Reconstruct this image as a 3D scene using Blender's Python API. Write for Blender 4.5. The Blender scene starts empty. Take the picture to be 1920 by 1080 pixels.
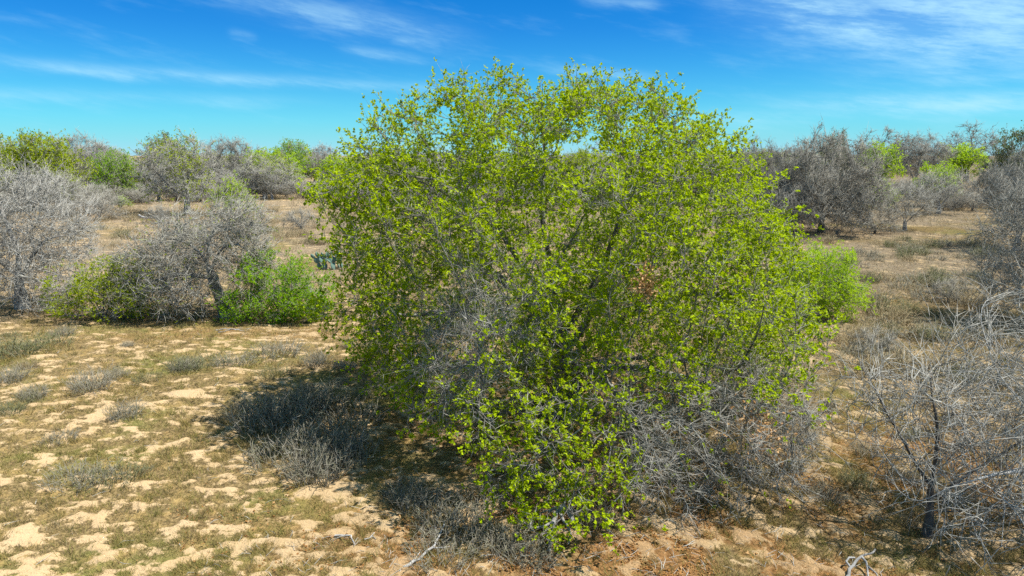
import bpy, math, random, time
import numpy as np
from mathutils import Vector
T0 = time.time()
R = math.radians
sc = bpy.context.scene
C = sc.collection

# ------------------------------------------------------------------ camera
CAM_H, PITCH, FPX = 6.0, R(11.05), 1280.0
cam_d = bpy.data.cameras.new('camera')
cam = bpy.data.objects.new('camera', cam_d); C.objects.link(cam)
cam.location = (0, 0, CAM_H); cam.rotation_euler = (R(90) - PITCH, 0, 0)
cam_d.sensor_width = 36; cam_d.lens = 24; cam_d.clip_start = 0.1; cam_d.clip_end = 6000
sc.camera = cam

# ------------------------------------------------------------------ sun, sky, exposure
SUN_AZ, SUN_EL = R(101), R(61)            # azimuth clockwise from the view direction
sv = Vector((math.sin(SUN_AZ)*math.cos(SUN_EL), math.cos(SUN_AZ)*math.cos(SUN_EL), math.sin(SUN_EL)))
sd = bpy.data.lights.new('sun', 'SUN'); sd.energy = 4.6; sd.angle = R(0.53); sd.color = (1.0, 0.97, 0.91)
so = bpy.data.objects.new('sun', sd); C.objects.link(so); so.rotation_euler = sv.to_track_quat('Z', 'Y').to_euler()
so.location = (20, 30, 40)
sc.view_settings.view_transform = 'Standard'; sc.view_settings.look = 'None'
sc.view_settings.gamma = 1; sc.view_settings.use_curve_mapping = False
sc.view_settings.exposure = 1.08
cy = sc.cycles
cy.max_bounces = 5; cy.diffuse_bounces = 3; cy.glossy_bounces = 1; cy.transmission_bounces = 3; cy.transparent_max_bounces = 4
cy.use_denoising = False
cy.sample_clamp_indirect = 6

class NT:
    """small helper round a node tree"""
    def __init__(s, tree): s.t = tree; s.n = tree.nodes; s.l = tree.links
    def node(s, typ, ins=None, **kw):
        nd = s.n.new(typ)
        for k, v in kw.items(): setattr(nd, k, v)
        for k, v in (ins or {}).items(): s.put(nd.inputs[k], v)
        return nd
    def put(s, sock, v):
        if hasattr(v, 'is_linked') or isinstance(v, bpy.types.NodeSocket): s.l.new(v, sock)
        else: sock.default_value = v
    def m(s, op, a, b=None, c=None, clamp=False):
        nd = s.n.new('ShaderNodeMath'); nd.operation = op; nd.use_clamp = clamp
        s.put(nd.inputs[0], a)
        if b is not None: s.put(nd.inputs[1], b)
        if c is not None: s.put(nd.inputs[2], c)
        return nd.outputs[0]
    def mix(s, f, a, b, mode='MIX'):
        nd = s.n.new('ShaderNodeMix'); nd.data_type = 'RGBA'; nd.blend_type = mode
        s.put(nd.inputs[0], f); s.put(nd.inputs[6], a); s.put(nd.inputs[7], b)
        return nd.outputs[2]
    def noise(s, vec, scale, detail=3, rough=0.55, out='Fac'):
        nd = s.node('ShaderNodeTexNoise', {'Scale': scale, 'Detail': detail, 'Roughness': rough})
        if vec is not None: s.l.new(vec, nd.inputs['Vector'])
        return nd.outputs[out]
    def ramp(s, f, lo, hi):
        nd = s.n.new('ShaderNodeMapRange'); nd.interpolation_type = 'SMOOTHSTEP'
        s.put(nd.inputs[0], f); nd.inputs[1].default_value = lo; nd.inputs[2].default_value = hi
        return nd.outputs[0]
def c4(*c): return (c[0], c[1], c[2], 1.0)

world = bpy.data.worlds.new('World'); sc.world = world; world.use_nodes = True
w = NT(world.node_tree); w.n.clear()
sky = w.node('ShaderNodeTexSky'); sky.sky_type = 'NISHITA'; sky.sun_disc = False
sky.sun_elevation = SUN_EL; sky.sun_rotation = SUN_AZ; sky.altitude = 0; sky.air_density = 0.9; sky.dust_density = 0.15; sky.ozone_density = 3.0
hsv = w.node('ShaderNodeHueSaturation', {'Hue': 0.5, 'Saturation': 1.7, 'Value': 1.0, 'Color': sky.outputs[0]})
tc = w.node('ShaderNodeTexCoord')
sep = w.node('ShaderNodeSeparateXYZ', {0: tc.outputs['Generated']})
az = w.m('ARCTAN2', sep.outputs[0], sep.outputs[1]); el = w.m('ARCSINE', sep.outputs[2])
def azel(px, py):
    v = Vector(((px-960)/FPX, 1.0, (540-py)/FPX)); c, s_ = math.cos(PITCH), math.sin(PITCH)
    d = Vector((v.x, v.y*c + v.z*s_, -v.y*s_ + v.z*c)).normalized()
    return math.atan2(d.x, d.y), math.asin(d.z)
# wisps of cirrus: stretched noise in azimuth / elevation, gathered along a few streaks
skew = w.m('ADD', el, w.m('MULTIPLY', az, 0.17))
cv = w.node('ShaderNodeCombineXYZ', {0: w.m('MULTIPLY', az, 2.8), 1: w.m('MULTIPLY', skew, 14.0), 2: 0.3})
n1 = w.noise(cv.outputs[0], 2.6, 7, 0.62)
cv2 = w.node('ShaderNodeCombineXYZ', {0: w.m('MULTIPLY', az, 5.0), 1: w.m('MULTIPLY', skew, 26.0), 2: 4.3})
n2 = w.noise(cv2.outputs[0], 5.0, 6, 0.7)
tex = w.m('ADD', w.m('MULTIPLY', n1, 0.65), w.m('MULTIPLY', n2, 0.35))
fine = w.ramp(tex, 0.36, 0.64)
wob = w.m('MULTIPLY', w.m('SUBTRACT', n1, 0.5), 0.02)
def streak(x0, y0, x1, y1, wpx, amp):
    a0, e0 = azel(x0, y0); a1, e1 = azel(x1, y1)
    ca, ce = (a0+a1)/2, (e0+e1)/2; L = math.hypot(a1-a0, e1-e0)/2; th = math.atan2(e1-e0, a1-a0); W = wpx/FPX
    da = w.m('SUBTRACT', az, ca); de = w.m('ADD', w.m('SUBTRACT', el, ce), wob)
    u = w.m('DIVIDE', w.m('ADD', w.m('MULTIPLY', da, math.cos(th)), w.m('MULTIPLY', de, math.sin(th))), L)
    v = w.m('DIVIDE', w.m('SUBTRACT', w.m('MULTIPLY', de, math.cos(th)), w.m('MULTIPLY', da, math.sin(th))), W)
    q = w.m('ADD', w.m('POWER', w.m('ABSOLUTE', u), 4.0), w.m('MULTIPLY', v, v))
    return w.m('MULTIPLY', w.m('EXPONENT', w.m('MULTIPLY', q, -1.0)), amp)
S1 = [(-300, 92, 800, 165, 10, .48), (430, -10, 850, 70, 22, .45), (650, 92, 790, 112, 9, .36), (430, 62, 480, 72, 6, .3),
      (730, 72, 830, 82, 14, .42), (1380, -10, 1950, 110, 48, .85), (1560, 10, 2300, 50, 85, .8), (1700, 150, 2300, 140, 12, .55),
      (1480, 196, 2300, 178, 17, .66), (1040, 130, 1230, 146, 9, .4), (1090, 0, 1230, 6, 9, .34), (1150, 232, 1700, 205, 14, .32),
      (-300, 160, 560, 190, 10, .22)]
tot = None
for q in S1:
    g = streak(*q); tot = g if tot is None else w.m('MAXIMUM', tot, g)
gen = w.m('ADD', w.m('MULTIPLY', w.ramp(n1, 0.50, 0.82), 0.16), w.m('MULTIPLY', w.m('MULTIPLY', w.ramp(el, .22, .6), w.ramp(n1, .25, .6)), .65))  # faint wisps everywhere, plus an unseen overhead veil added to whiten and lift ambient light
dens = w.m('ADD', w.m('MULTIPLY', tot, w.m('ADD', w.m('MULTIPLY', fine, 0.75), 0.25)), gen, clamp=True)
low = w.m('MULTIPLY', w.m('EXPONENT', w.m('MULTIPLY', w.m('ABSOLUTE', el), -17.0)), 0.85)
base = w.mix(low, w.mix(1.0, hsv.outputs[0], c4(.01, .80, 1.02), 'MULTIPLY'), c4(3.5, 5.7, 7.4))
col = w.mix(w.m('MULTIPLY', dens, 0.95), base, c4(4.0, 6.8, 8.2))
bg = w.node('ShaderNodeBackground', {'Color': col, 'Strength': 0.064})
w.l.new(bg.outputs[0], w.node('ShaderNodeOutputWorld').inputs[0])

# ------------------------------------------------------------------ pixel -> ground
def P(px, py, z=0.0):
    """the point of the plain (height z) that the photograph shows at that pixel"""
    x, y, zz = (px-960)/FPX, 1.0, (540-py)/FPX
    c, s_ = math.cos(PITCH), math.sin(PITCH)
    dx, dy, dz = x, y*c + zz*s_, -y*s_ + zz*c
    t = (z - CAM_H)/dz
    return (dx*t, dy*t)

# ------------------------------------------------------------------ noise in numpy
def _h(ix, iy, iz=0, s=0):
    h = (ix.astype(np.int64)*374761393 + iy.astype(np.int64)*668265263 + np.int64(s)*974711 + (iz.astype(np.int64) if hasattr(iz, 'astype') else np.int64(iz))*2147483647) & 0xffffffff
    h = ((h ^ (h >> 13))*1274126177) & 0xffffffff
    h = ((h ^ (h >> 16))*2246822519) & 0xffffffff
    return ((h ^ (h >> 15)) & 0xffff)/65535.0
def vn2(x, y, s=0):
    ix, iy = np.floor(x), np.floor(y); fx, fy = x-ix, y-iy
    fx = fx*fx*(3-2*fx); fy = fy*fy*(3-2*fy)
    a, b, c, d = _h(ix, iy, 0, s), _h(ix+1, iy, 0, s), _h(ix, iy+1, 0, s), _h(ix+1, iy+1, 0, s)
    return (a*(1-fx)+b*fx)*(1-fy) + (c*(1-fx)+d*fx)*fy
def fbm2(x, y, o=4, s=0):
    r, a, t = 0, 1.0, 0
    for k in range(o):
        ca, sa = math.cos(k*1.1), math.sin(k*1.1)
        r = r + a*vn2((x*ca-y*sa)*2**k + k*17.3, (x*sa+y*ca)*2**k - k*9.1, s+k); t += a; a *= .55
    return r/t
def vn3(p, s=0):
    i = np.floor(p); f = p-i; f = f*f*(3-2*f); r = 0
    for dz in (0, 1):
        for dy in (0, 1):
            for dx in (0, 1):
                wt = (f[:, 0] if dx else 1-f[:, 0])*(f[:, 1] if dy else 1-f[:, 1])*(f[:, 2] if dz else 1-f[:, 2])
                r = r + wt*_h(i[:, 0]+dx, i[:, 1]+dy, i[:, 2]+dz, s)
    return r
def sstep(x, a, b):
    t = np.clip((x-a)/(b-a), 0, 1); return t*t*(3-2*t)
def G(x, y, cx, cy_, sx, sy=None):
    sy = sy or sx
    return np.exp(-((x-cx)/sx)**2 - ((y-cy_)/sy)**2)

# ------------------------------------------------------------------ what the ground is like where
OAK = np.array([1.25, 15.2])
def gz(x, y):
    x = np.asarray(x, float); y = np.asarray(y, float)
    return 0.28*(fbm2(x/9, y/9, 2, 3)-.5) + 0.06*(fbm2(x/1.3, y/1.3, 2, 8)-.5)
def gzf(x, y): return float(gz(np.array([x]), np.array([y]))[0])
def zone(x, y):
    d = np.hypot(x, y)
    want = 0.14 + 0.32*G(x, y, -6, 9.5, 7.5, 6.5) + 0.30*G(x, y, 3.3, 10.6, 1.3, .8) + 0.10*G(x, y, 5.5, 9.5, 3, 2) \
        + 0.20*G(x, y, 10, 20, 3, 5) + 0.10*G(x, y, -4, 19, 4, 2.5) + 0.08*G(x, y, -9, 22, 6, 1.4)- 0.12*G(x, y, .5, 9, 3, 2)
    want = np.clip(want*np.clip(1.5-d/42, .12, 1), 0, .62)
    n = 0.14*fbm2(x/1.6, y/1.2, 2, 21) + 0.42*fbm2(x/0.34, y/0.26, 2, 31) + .44*fbm2(x/.15, y/.13, 2, 33)
    sand = sstep(n, 0.51-want*0.20, 0.72-want*0.20)
    lit = 1.1*G(x, y, 3.2, 9.0, 3.4, 1.9) + 1.1*G(x, y, 0.2, 9.6, 3, 2.0) + 0.85*G(x, y, 8.5, 12.8, 2.6, 2.2) + .5*G(x, y, -9.5, 22.6, 5, 1.3) + .45*G(x, y, 1.2, 14, 5, 4.5)
    lit = np.clip(lit, 0, 1)*sstep(fbm2(x/0.8, y/0.8, 4, 41), .30, .58)
    dry = np.clip(sstep(d, 24, 40) + .75*G(x, y, 13, 22, 5, 8), 0, 1)*sstep(fbm2(x/4, y/4, 3, 51), .2, .5)
    green = sstep(fbm2(x/2.1, y/2.1, 4, 61) + .10*G(x, y, -5, 10, 8, 5) + .16*G(x, y, -13, 48, 5, 8) + .2*G(x, y, 29, 58, 6, 5), .46, .70)
    return sand, lit, dry, green

# ------------------------------------------------------------------ mesh plumbing
class MB:
    def __init__(s): s.v = []; s.q = []; s.t = []; s.a = []; s.n = 0
    def add(s, v, q=None, t=None, a=None):
        v = np.asarray(v, np.float32).reshape(-1, 3)
        if len(v) == 0: return
        if q is not None and len(q): s.q.append(np.asarray(q, np.int32) + s.n)
        if t is not None and len(t): s.t.append(np.asarray(t, np.int32) + s.n)
        s.v.append(v); s.a.append(np.zeros(len(v), np.float32) if a is None else np.asarray(a, np.float32).ravel()); s.n += len(v)
    def mesh(s, name, mat, smooth=True):
        v = np.concatenate(s.v); q = np.concatenate(s.q) if s.q else np.zeros((0, 4), np.int32)
        t = np.concatenate(s.t) if s.t else np.zeros((0, 3), np.int32)
        me = bpy.data.meshes.new(name)
        me.vertices.add(len(v)); me.vertices.foreach_set('co', v.ravel())
        li = np.concatenate([q.ravel(), t.ravel()]).astype(np.int32)
        me.loops.add(len(li)); me.loops.foreach_set('vertex_index', li)
        np_ = len(q)+len(t); me.polygons.add(np_)
        st = np.concatenate([np.arange(len(q))*4, len(q)*4+np.arange(len(t))*3]).astype(np.int32)
        me.polygons.foreach_set('loop_start', st)
        try: me.polygons.foreach_set('loop_total', np.concatenate([np.full(len(q), 4), np.full(len(t), 3)]).astype(np.int32))
        except Exception: pass
        me.polygons.foreach_set('use_smooth', np.full(np_, smooth))
        at = me.attributes.new('var', 'FLOAT', 'POINT'); at.data.foreach_set('value', np.concatenate(s.a))
        me.update(calc_edges=True); me.materials.append(mat)
        return me
def norm(v):
    return v/np.maximum(np.linalg.norm(v, axis=-1, keepdims=True), 1e-9)
def tubes(mb, pts, rad, sides=3, var=None):
    """N thin twigs at once, each ending in a point: pts (N,K,3), rad (N,K)"""
    N, K, _ = pts.shape
    if N == 0: return
    d = norm(pts[:, -1]-pts[:, 0]); ref = np.where(np.abs(d[:, 2:3]) < .8, np.array([[0, 0, 1.]]), np.array([[1., 0, 0]]))
    u = norm(np.cross(d, ref)); v = np.cross(d, u)
    an = np.arange(sides)*2*np.pi/sides
    off = u[:, None, None, :]*np.cos(an)[None, None, :, None] + v[:, None, None, :]*np.sin(an)[None, None, :, None]
    V = (pts[:, :-1, None, :] + off*rad[:, :-1, None, None]).reshape(N, -1, 3)
    V = np.concatenate([V, pts[:, -1:, :]], 1); nv = (K-1)*sides+1
    k = np.arange(K-2)[:, None]*sides; i = np.arange(sides)[None, :]; j = (np.arange(sides)+1)[None, :] % sides
    o = (np.arange(N)*nv)[:, None, None]; Q = None
    if K > 2:
        Q = np.stack([k+i, k+j, k+sides+j, k+sides+i], -1).reshape(-1, 4); Q = (Q[None] + o).reshape(-1, 4)
    b = (K-2)*sides; T = np.stack([b+i[0], b+j[0], np.full(sides, nv-1)], -1); T = (T[None]+o).reshape(-1, 3)
    mb.add(V, Q, T, a=np.repeat(np.random.rand(N) if var is None else var, nv))
def chain_tube(mb, p, r, sides, rng, gnarl=0.0, cap=True):
    """one limb along a polyline, with transported frames and a closed end"""
    n = len(p); d = np.zeros_like(p); d[:-1] = p[1:]-p[:-1]; d[-1] = d[-2]; d[1:-1] = p[2:]-p[:-2]; d = norm(d)
    ref = np.array([0, 0, 1.]) if abs(d[0, 2]) < .8 else np.array([1., 0, 0])
    u = np.cross(d[0], ref); u /= np.linalg.norm(u); U = np.zeros_like(p)
    for k in range(n):
        u = u - d[k]*np.dot(u, d[k]); u /= max(np.linalg.norm(u), 1e-6); U[k] = u
    W = np.cross(d, U); an = np.arange(sides)*2*np.pi/sides
    rr = r[:, None]*(1 + gnarl*(rng.random((n, sides))-.5))
    V = p[:, None, :] + (U[:, None, :]*np.cos(an)[None, :, None] + W[:, None, :]*np.sin(an)[None, :, None])*rr[:, :, None]
    k = np.arange(n-1)[:, None]*sides; i = np.arange(sides)[None, :]; j = (np.arange(sides)+1)[None, :] % sides
    Q = np.stack([k+i, k+j, k+sides+j, k+sides+i], -1).reshape(-1, 4)
    V = V.reshape(-1, 3); T = None
    if cap:
        V = np.concatenate([V, p[-1:] + d[-1:]*r[-1]*.8]); b = (n-1)*sides
        T = [[b+x, b+(x+1) % sides, n*sides] for x in range(sides)]
    mb.add(V, Q, T, a=np.full(len(V), rng.random()))
def leaves(mb, pos, ax, nrm, L, Wd, fold=0.25, var=None):
    """folded diamond leaves"""
    N = len(pos)
    if N == 0: return
    ax = norm(ax); sd_ = norm(np.cross(nrm, ax)); nn = np.cross(ax, sd_)
    L = L[:, None]; Wd = Wd[:, None]
    V = np.stack([pos, pos+ax*L*.5+sd_*Wd*.5+nn*L*fold*.5, pos+ax*L, pos+ax*L*.5-sd_*Wd*.5+nn*L*fold*.5], 1)
    b = np.arange(N)[:, None]*4
    T = np.concatenate([b+np.array([[0, 1, 2]]), b+np.array([[0, 2, 3]])])
    mb.add(V, t=T, a=np.repeat(np.random.rand(N) if var is None else var, 4))

# ------------------------------------------------------------------ materials
def newmat(name):
    m = bpy.data.materials.new(name); m.use_nodes = True; t = NT(m.node_tree); t.n.clear(); return m, t
def attr(t, n): return t.node('ShaderNodeAttribute', attribute_name=n).outputs['Fac']
def mat_leaf(name, c1, c2, c3=None, trans=.45):
    m, t = newmat(name); a = attr(t, 'var')
    obj = t.node('ShaderNodeTexCoord').outputs['Object']
    f = t.m('ADD', t.m('MULTIPLY', a, .75), t.m('MULTIPLY', t.noise(obj, .9, 3), .5), clamp=True)
    col = t.mix(t.ramp(f, .15, .95), c4(*c1), c4(*c2))
    if c3: col = t.mix(t.ramp(a, .88, .97), col, c4(*c3))
    d = t.node('ShaderNodeBsdfDiffuse', {'Color': col})
    tr = t.node('ShaderNodeBsdfTranslucent', {'Color': t.mix(.6, col, c4(*[x*1.35 for x in c2]))})
    gl = t.node('ShaderNodeBsdfGlossy', {'Color': c4(.8, .8, .8), 'Roughness': .55})
    s1 = t.node('ShaderNodeMixShader', {0: trans, 1: d.outputs[0], 2: tr.outputs[0]})
    s2 = t.node('ShaderNodeMixShader', {0: .008, 1: s1.outputs[0], 2: gl.outputs[0]})
    t.l.new(s2.outputs[0], t.node('ShaderNodeOutputMaterial').inputs[0]); return m
def mat_bark(name, c1, c2, scale=9, bump=.5, lichen=None):
    m, t = newmat(name); a = attr(t, 'var'); obj = t.node('ShaderNodeTexCoord').outputs['Object']
    n = t.noise(obj, scale, 5, .65)
    f = t.m('ADD', t.m('MULTIPLY', a, .5), t.m('MULTIPLY', t.ramp(n, .3, .7), .5))
    col = t.mix(f, c4(*c1), c4(*c2))
    if lichen: col = t.mix(t.m('MULTIPLY', t.ramp(t.noise(obj, scale*.35, 4, .7), .50, .62), .8), col, c4(*lichen))
    d = t.node('ShaderNodeBsdfDiffuse', {'Color': col, 'Roughness': .6})
    if bump:
        b = t.node('ShaderNodeBump', {'Strength': bump, 'Distance': .02, 'Height': t.noise(obj, scale*2.5, 4, .7)})
        t.l.new(b.outputs[0], d.inputs['Normal'])
    t.l.new(d.outputs[0], t.node('ShaderNodeOutputMaterial').inputs[0]); return m
def mat_blade(name, cs, trans=.3):
    m, t = newmat(name); a = attr(t, 'var')
    r = t.node('ShaderNodeValToRGB', {0: a}); e = r.color_ramp.elements
    e[0].position = 0; e[0].color = c4(*cs[0]); e[1].position = 1; e[1].color = c4(*cs[-1])
    for k, c in enumerate(cs[1:-1]):
        x = e.new((k+1)/(len(cs)-1)); x.color = c4(*c)
    d = t.node('ShaderNodeBsdfDiffuse', {'Color': r.outputs[0]}); tr = t.node('ShaderNodeBsdfTranslucent', {'Color': r.outputs[0]})
    s1 = t.node('ShaderNodeMixShader', {0: trans, 1: d.outputs[0], 2: tr.outputs[0]})
    t.l.new(s1.outputs[0], t.node('ShaderNodeOutputMaterial').inputs[0]); return m

M_oakleaf = mat_leaf('oak_leaf', (.060, .105, .002), (.41, .515, .002), (.36, .27, .05), trans=.43)
M_lime = mat_leaf('lime_leaf', (.23, .37, .008), (.42, .56, .010), trans=.5)
M_bright = mat_leaf('bright_green_leaf', (.12, .27, .003), (.29, .46, .004), trans=.5)
M_yellowgreen = mat_leaf('yellow_green_leaf', (.15, .20, .004), (.38, .45, .006), trans=.45)
M_olive = mat_leaf('olive_leaf', (.085, .105, .03), (.17, .205, .05), trans=.35)
M_deadleaf = mat_leaf('dead_leaf', (.36, .19, .07), (.62, .40, .20), trans=.3)
M_whitebark = mat_bark('white_bark', (.27, .26, .235), (.60, .585, .545), 7, .5)
M_oakbark = mat_bark('oak_bark', (.07, .06, .05), (.25, .225, .19), 7, .6, (.36, .36, .31))
M_oaktwig = mat_bark('oak_twig', (.11, .10, .085), (.42, .40, .345), 12, 0)
M_palebark = mat_bark('pale_bark', (.15, .135, .12), (.42, .40, .36), 7, .6, (.46, .46, .42))
M_paletwig = mat_bark('pale_twig', (.165, .153, .125), (.52, .50, .44), 12, 0)
M_darkbark = mat_bark('dark_bark', (.05, .043, .037), (.17, .15, .13), 7, .6)
M_greytwig = mat_bark('grey_twig', (.18, .168, .135), (.46, .44, .375), 12, 0)
M_dimtwig = mat_bark('dim_twig', (.17, .157, .125), (.41, .385, .32), 12, 0)
M_wood = mat_bark('bleached_wood', (.17, .16, .145), (.47, .45, .42), 10, .5)
M_cactus = mat_bark('cactus_skin', (.10, .17, .13), (.20, .29, .23), 14, .2)
M_grass = mat_blade('short_grass', [(.10, .125, .025), (.22, .175, .06), (.34, .25, .09), (.17, .18, .04), (.40, .31, .13), (.19, .14, .06), (.30, .25, .16)], .35)
M_dry = mat_blade('dry_grass', [(.28, .22, .13), (.40, .33, .19), (.35, .27, .15), (.46, .39, .26)], .3)
M_weed = mat_blade('grey_weed', [(.17, .15, .11), (.30, .27, .21), (.24, .23, .14), (.38, .35, .29)], .2)
M_weedgreen = mat_blade('green_weed', [(.12, .13, .06), (.24, .23, .13), (.18, .20, .08), (.33, .30, .22)], .3)
M_litter = mat_blade('leaf_litter', [(.20, .09, .03), (.34, .17, .055), (.28, .16, .07), (.44, .27, .12)], .2)
M_straw = mat_blade('straw', [(.30, .20, .07), (.42, .30, .11), (.36, .27, .10)], .3)

def mat_ground():
    m, t = newmat('sandy_ground'); pos = t.node('ShaderNodeNewGeometry').outputs['Position']
    sand, lit, dry, green = [attr(t, k) for k in ('sand', 'litter', 'dry', 'green')]
    nA = t.noise(pos, 3.0, 6, .7); nB = t.noise(pos, 14, 5, .7); nC = t.noise(pos, .8, 4, .6)
    cover = t.mix(t.ramp(nB, .32, .68), c4(.085, .060, .028), c4(.30, .215, .100))
    cover = t.mix(t.m('MULTIPLY', green, t.ramp(nA, .35, .6)), cover, t.mix(nB, c4(.10, .105, .028), c4(.235, .215, .070)))
    cover = t.mix(t.m('MULTIPLY', t.ramp(t.noise(pos, 2.1, 4, .65), .50, .66), .5), cover, c4(.40, .27, .10))
    cover = t.mix(t.m('MULTIPLY', t.ramp(t.noise(pos, 3.7, 5, .7), .53, .68), .7), cover, c4(.085, .065, .035))
    drc = t.mix(t.ramp(nA, .3, .7), c4(.17, .125, .078), c4(.325, .25, .16))
    cover = t.mix(dry, cover, drc)
    cover = t.mix(lit, cover, t.mix(t.ramp(nB, .3, .7), c4(.14, .070, .026), c4(.34, .185, .075)))
    sf = t.ramp(t.m('ADD', sand, t.m('MULTIPLY', t.m('SUBTRACT', nB, .5), 1.9)), .34, .74)
    sc_ = t.mix(nC, c4(.40, .275, .145), c4(.52, .385, .225))
    sc_ = t.mix(t.ramp(nA, .45, .75), sc_, c4(.46, .32, .16))
    col = t.mix(t.m('MULTIPLY', sf, t.m('SUBTRACT', 1.0, t.m('MULTIPLY', lit, .5))), cover, sc_)
    d = t.node('ShaderNodeBsdfDiffuse', {'Color': col, 'Roughness': .8})
    h = t.m('ADD', t.m('MULTIPLY', nA, .6), t.m('MULTIPLY', nB, .5))
    b = t.node('ShaderNodeBump', {'Strength': .9, 'Distance': .16, 'Height': h}); t.l.new(b.outputs[0], d.inputs['Normal'])
    t.l.new(d.outputs[0], t.node('ShaderNodeOutputMaterial').inputs[0]); return m
M_ground = mat_ground()

# ------------------------------------------------------------------ objects
def tag(o, label=None, cat=None, group=None, kind=None):
    if label: o['label'] = label
    if cat: o['category'] = cat
    if group: o['group'] = group
    if kind: o['kind'] = kind
    return o
def link(name, me, parent=None, kind=None):
    o = bpy.data.objects.new(name, me); C.objects.link(o)
    if parent: o.parent = parent
    if kind: o['kind'] = kind
    return o
def thing(name, label, cat, loc, rotz=0, group=None, scale=1.0):
    o = bpy.data.objects.new(name, None); C.objects.link(o); o.empty_display_size = .2
    o.location = loc; o.rotation_euler = (0, 0, rotz)
    o.scale = scale if hasattr(scale, '__len__') else (scale,)*3
    return tag(o, label, cat, group)
STUFFP = {'twigs', 'foliage', 'dead_leaves', 'stems', 'seed_heads'}
def place(parts, name, label, cat, loc, rotz=0, scale=1.0, group=None):
    t = thing(name, label, cat, loc, rotz, group, scale)
    for n, me in parts:
        link(n, me, t, 'stuff' if n in STUFFP else None)
    return t

# ------------------------------------------------------------------ growing trees
def resample(poly, step):
    p = np.array(poly, float); out = [p[0]]
    # smooth the polyline a little first
    for _ in range(2):
        q = [p[0]]
        for a, b in zip(p[:-1], p[1:]): q += [a*.75+b*.25, a*.25+b*.75]
        q.append(p[-1]); p = np.array(q)
    acc = 0
    for a, b in zip(p[:-1], p[1:]):
        L = np.linalg.norm(b-a); s = step-acc
        while s <= L: out.append(a+(b-a)*s/L); s += step
        acc = (acc+L) % step if L else acc
    return np.array(out)
def grow(attrs, seeds, step, kill, rng, trop=(0, 0, 0), jit=.15, maxit=140, maxn=9000):
    pos = []; par = []; pid = []
    for k, poly in enumerate(seeds):
        q = resample(poly, step); start = -1
        if pos: start = int(np.argmin(np.linalg.norm(np.array(pos)-q[0], axis=1))); q = q[1:]
        for x in q:
            pos.append(x + rng.normal(0, step*.10, 3)*(len(pos) > 0)); par.append(start); pid.append(k); start = len(pos)-1
    pos = np.array(pos); par = list(par); pid = list(pid)
    A = attrs.copy(); near = np.zeros(len(A), int); nd = np.full(len(A), 1e9)
    def upd(lo):
        new = pos[lo:]
        for c in range(0, len(new), 400):
            D = np.linalg.norm(A[:, None, :]-new[None, c:c+400], axis=2); j = D.argmin(1); dm = D[np.arange(len(A)), j]
            b = dm < nd; nd[b] = dm[b]; near[b] = lo+c+j[b]
    upd(0); tr = np.array(trop, float)
    for it in range(maxit):
        keep = nd > kill; A = A[keep]; near = near[keep]; nd = nd[keep]
        if len(A) < 5 or len(pos) > maxn: break
        v = norm(A-pos[near]); acc = np.zeros_like(pos); np.add.at(acc, near, v)
        idx = np.unique(near)
        d = norm(acc[idx]) + tr + rng.normal(0, jit, (len(idx), 3)); d = norm(d)
        new = pos[idx]+d*step; lo = len(pos)
        pos = np.concatenate([pos, new]); par += idx.tolist(); pid += [pid[i] for i in idx]
        upd(lo)
    return pos, np.array(par), np.array(pid)
def radii(par, r_tip, r_root):
    n = len(par); cnt = np.zeros(n); has = np.zeros(n, bool)
    has[par[par >= 0]] = True; cnt[~has] = 1
    for i in range(n-1, 0, -1):
        if par[i] >= 0: cnt[par[i]] += cnt[i]
    e = math.log(max(cnt[0], 2))/math.log(r_root/r_tip)
    r = r_tip*cnt**(1/e)
    return np.maximum(r_root*(r/r_root)**1.3, r_tip), has
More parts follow.
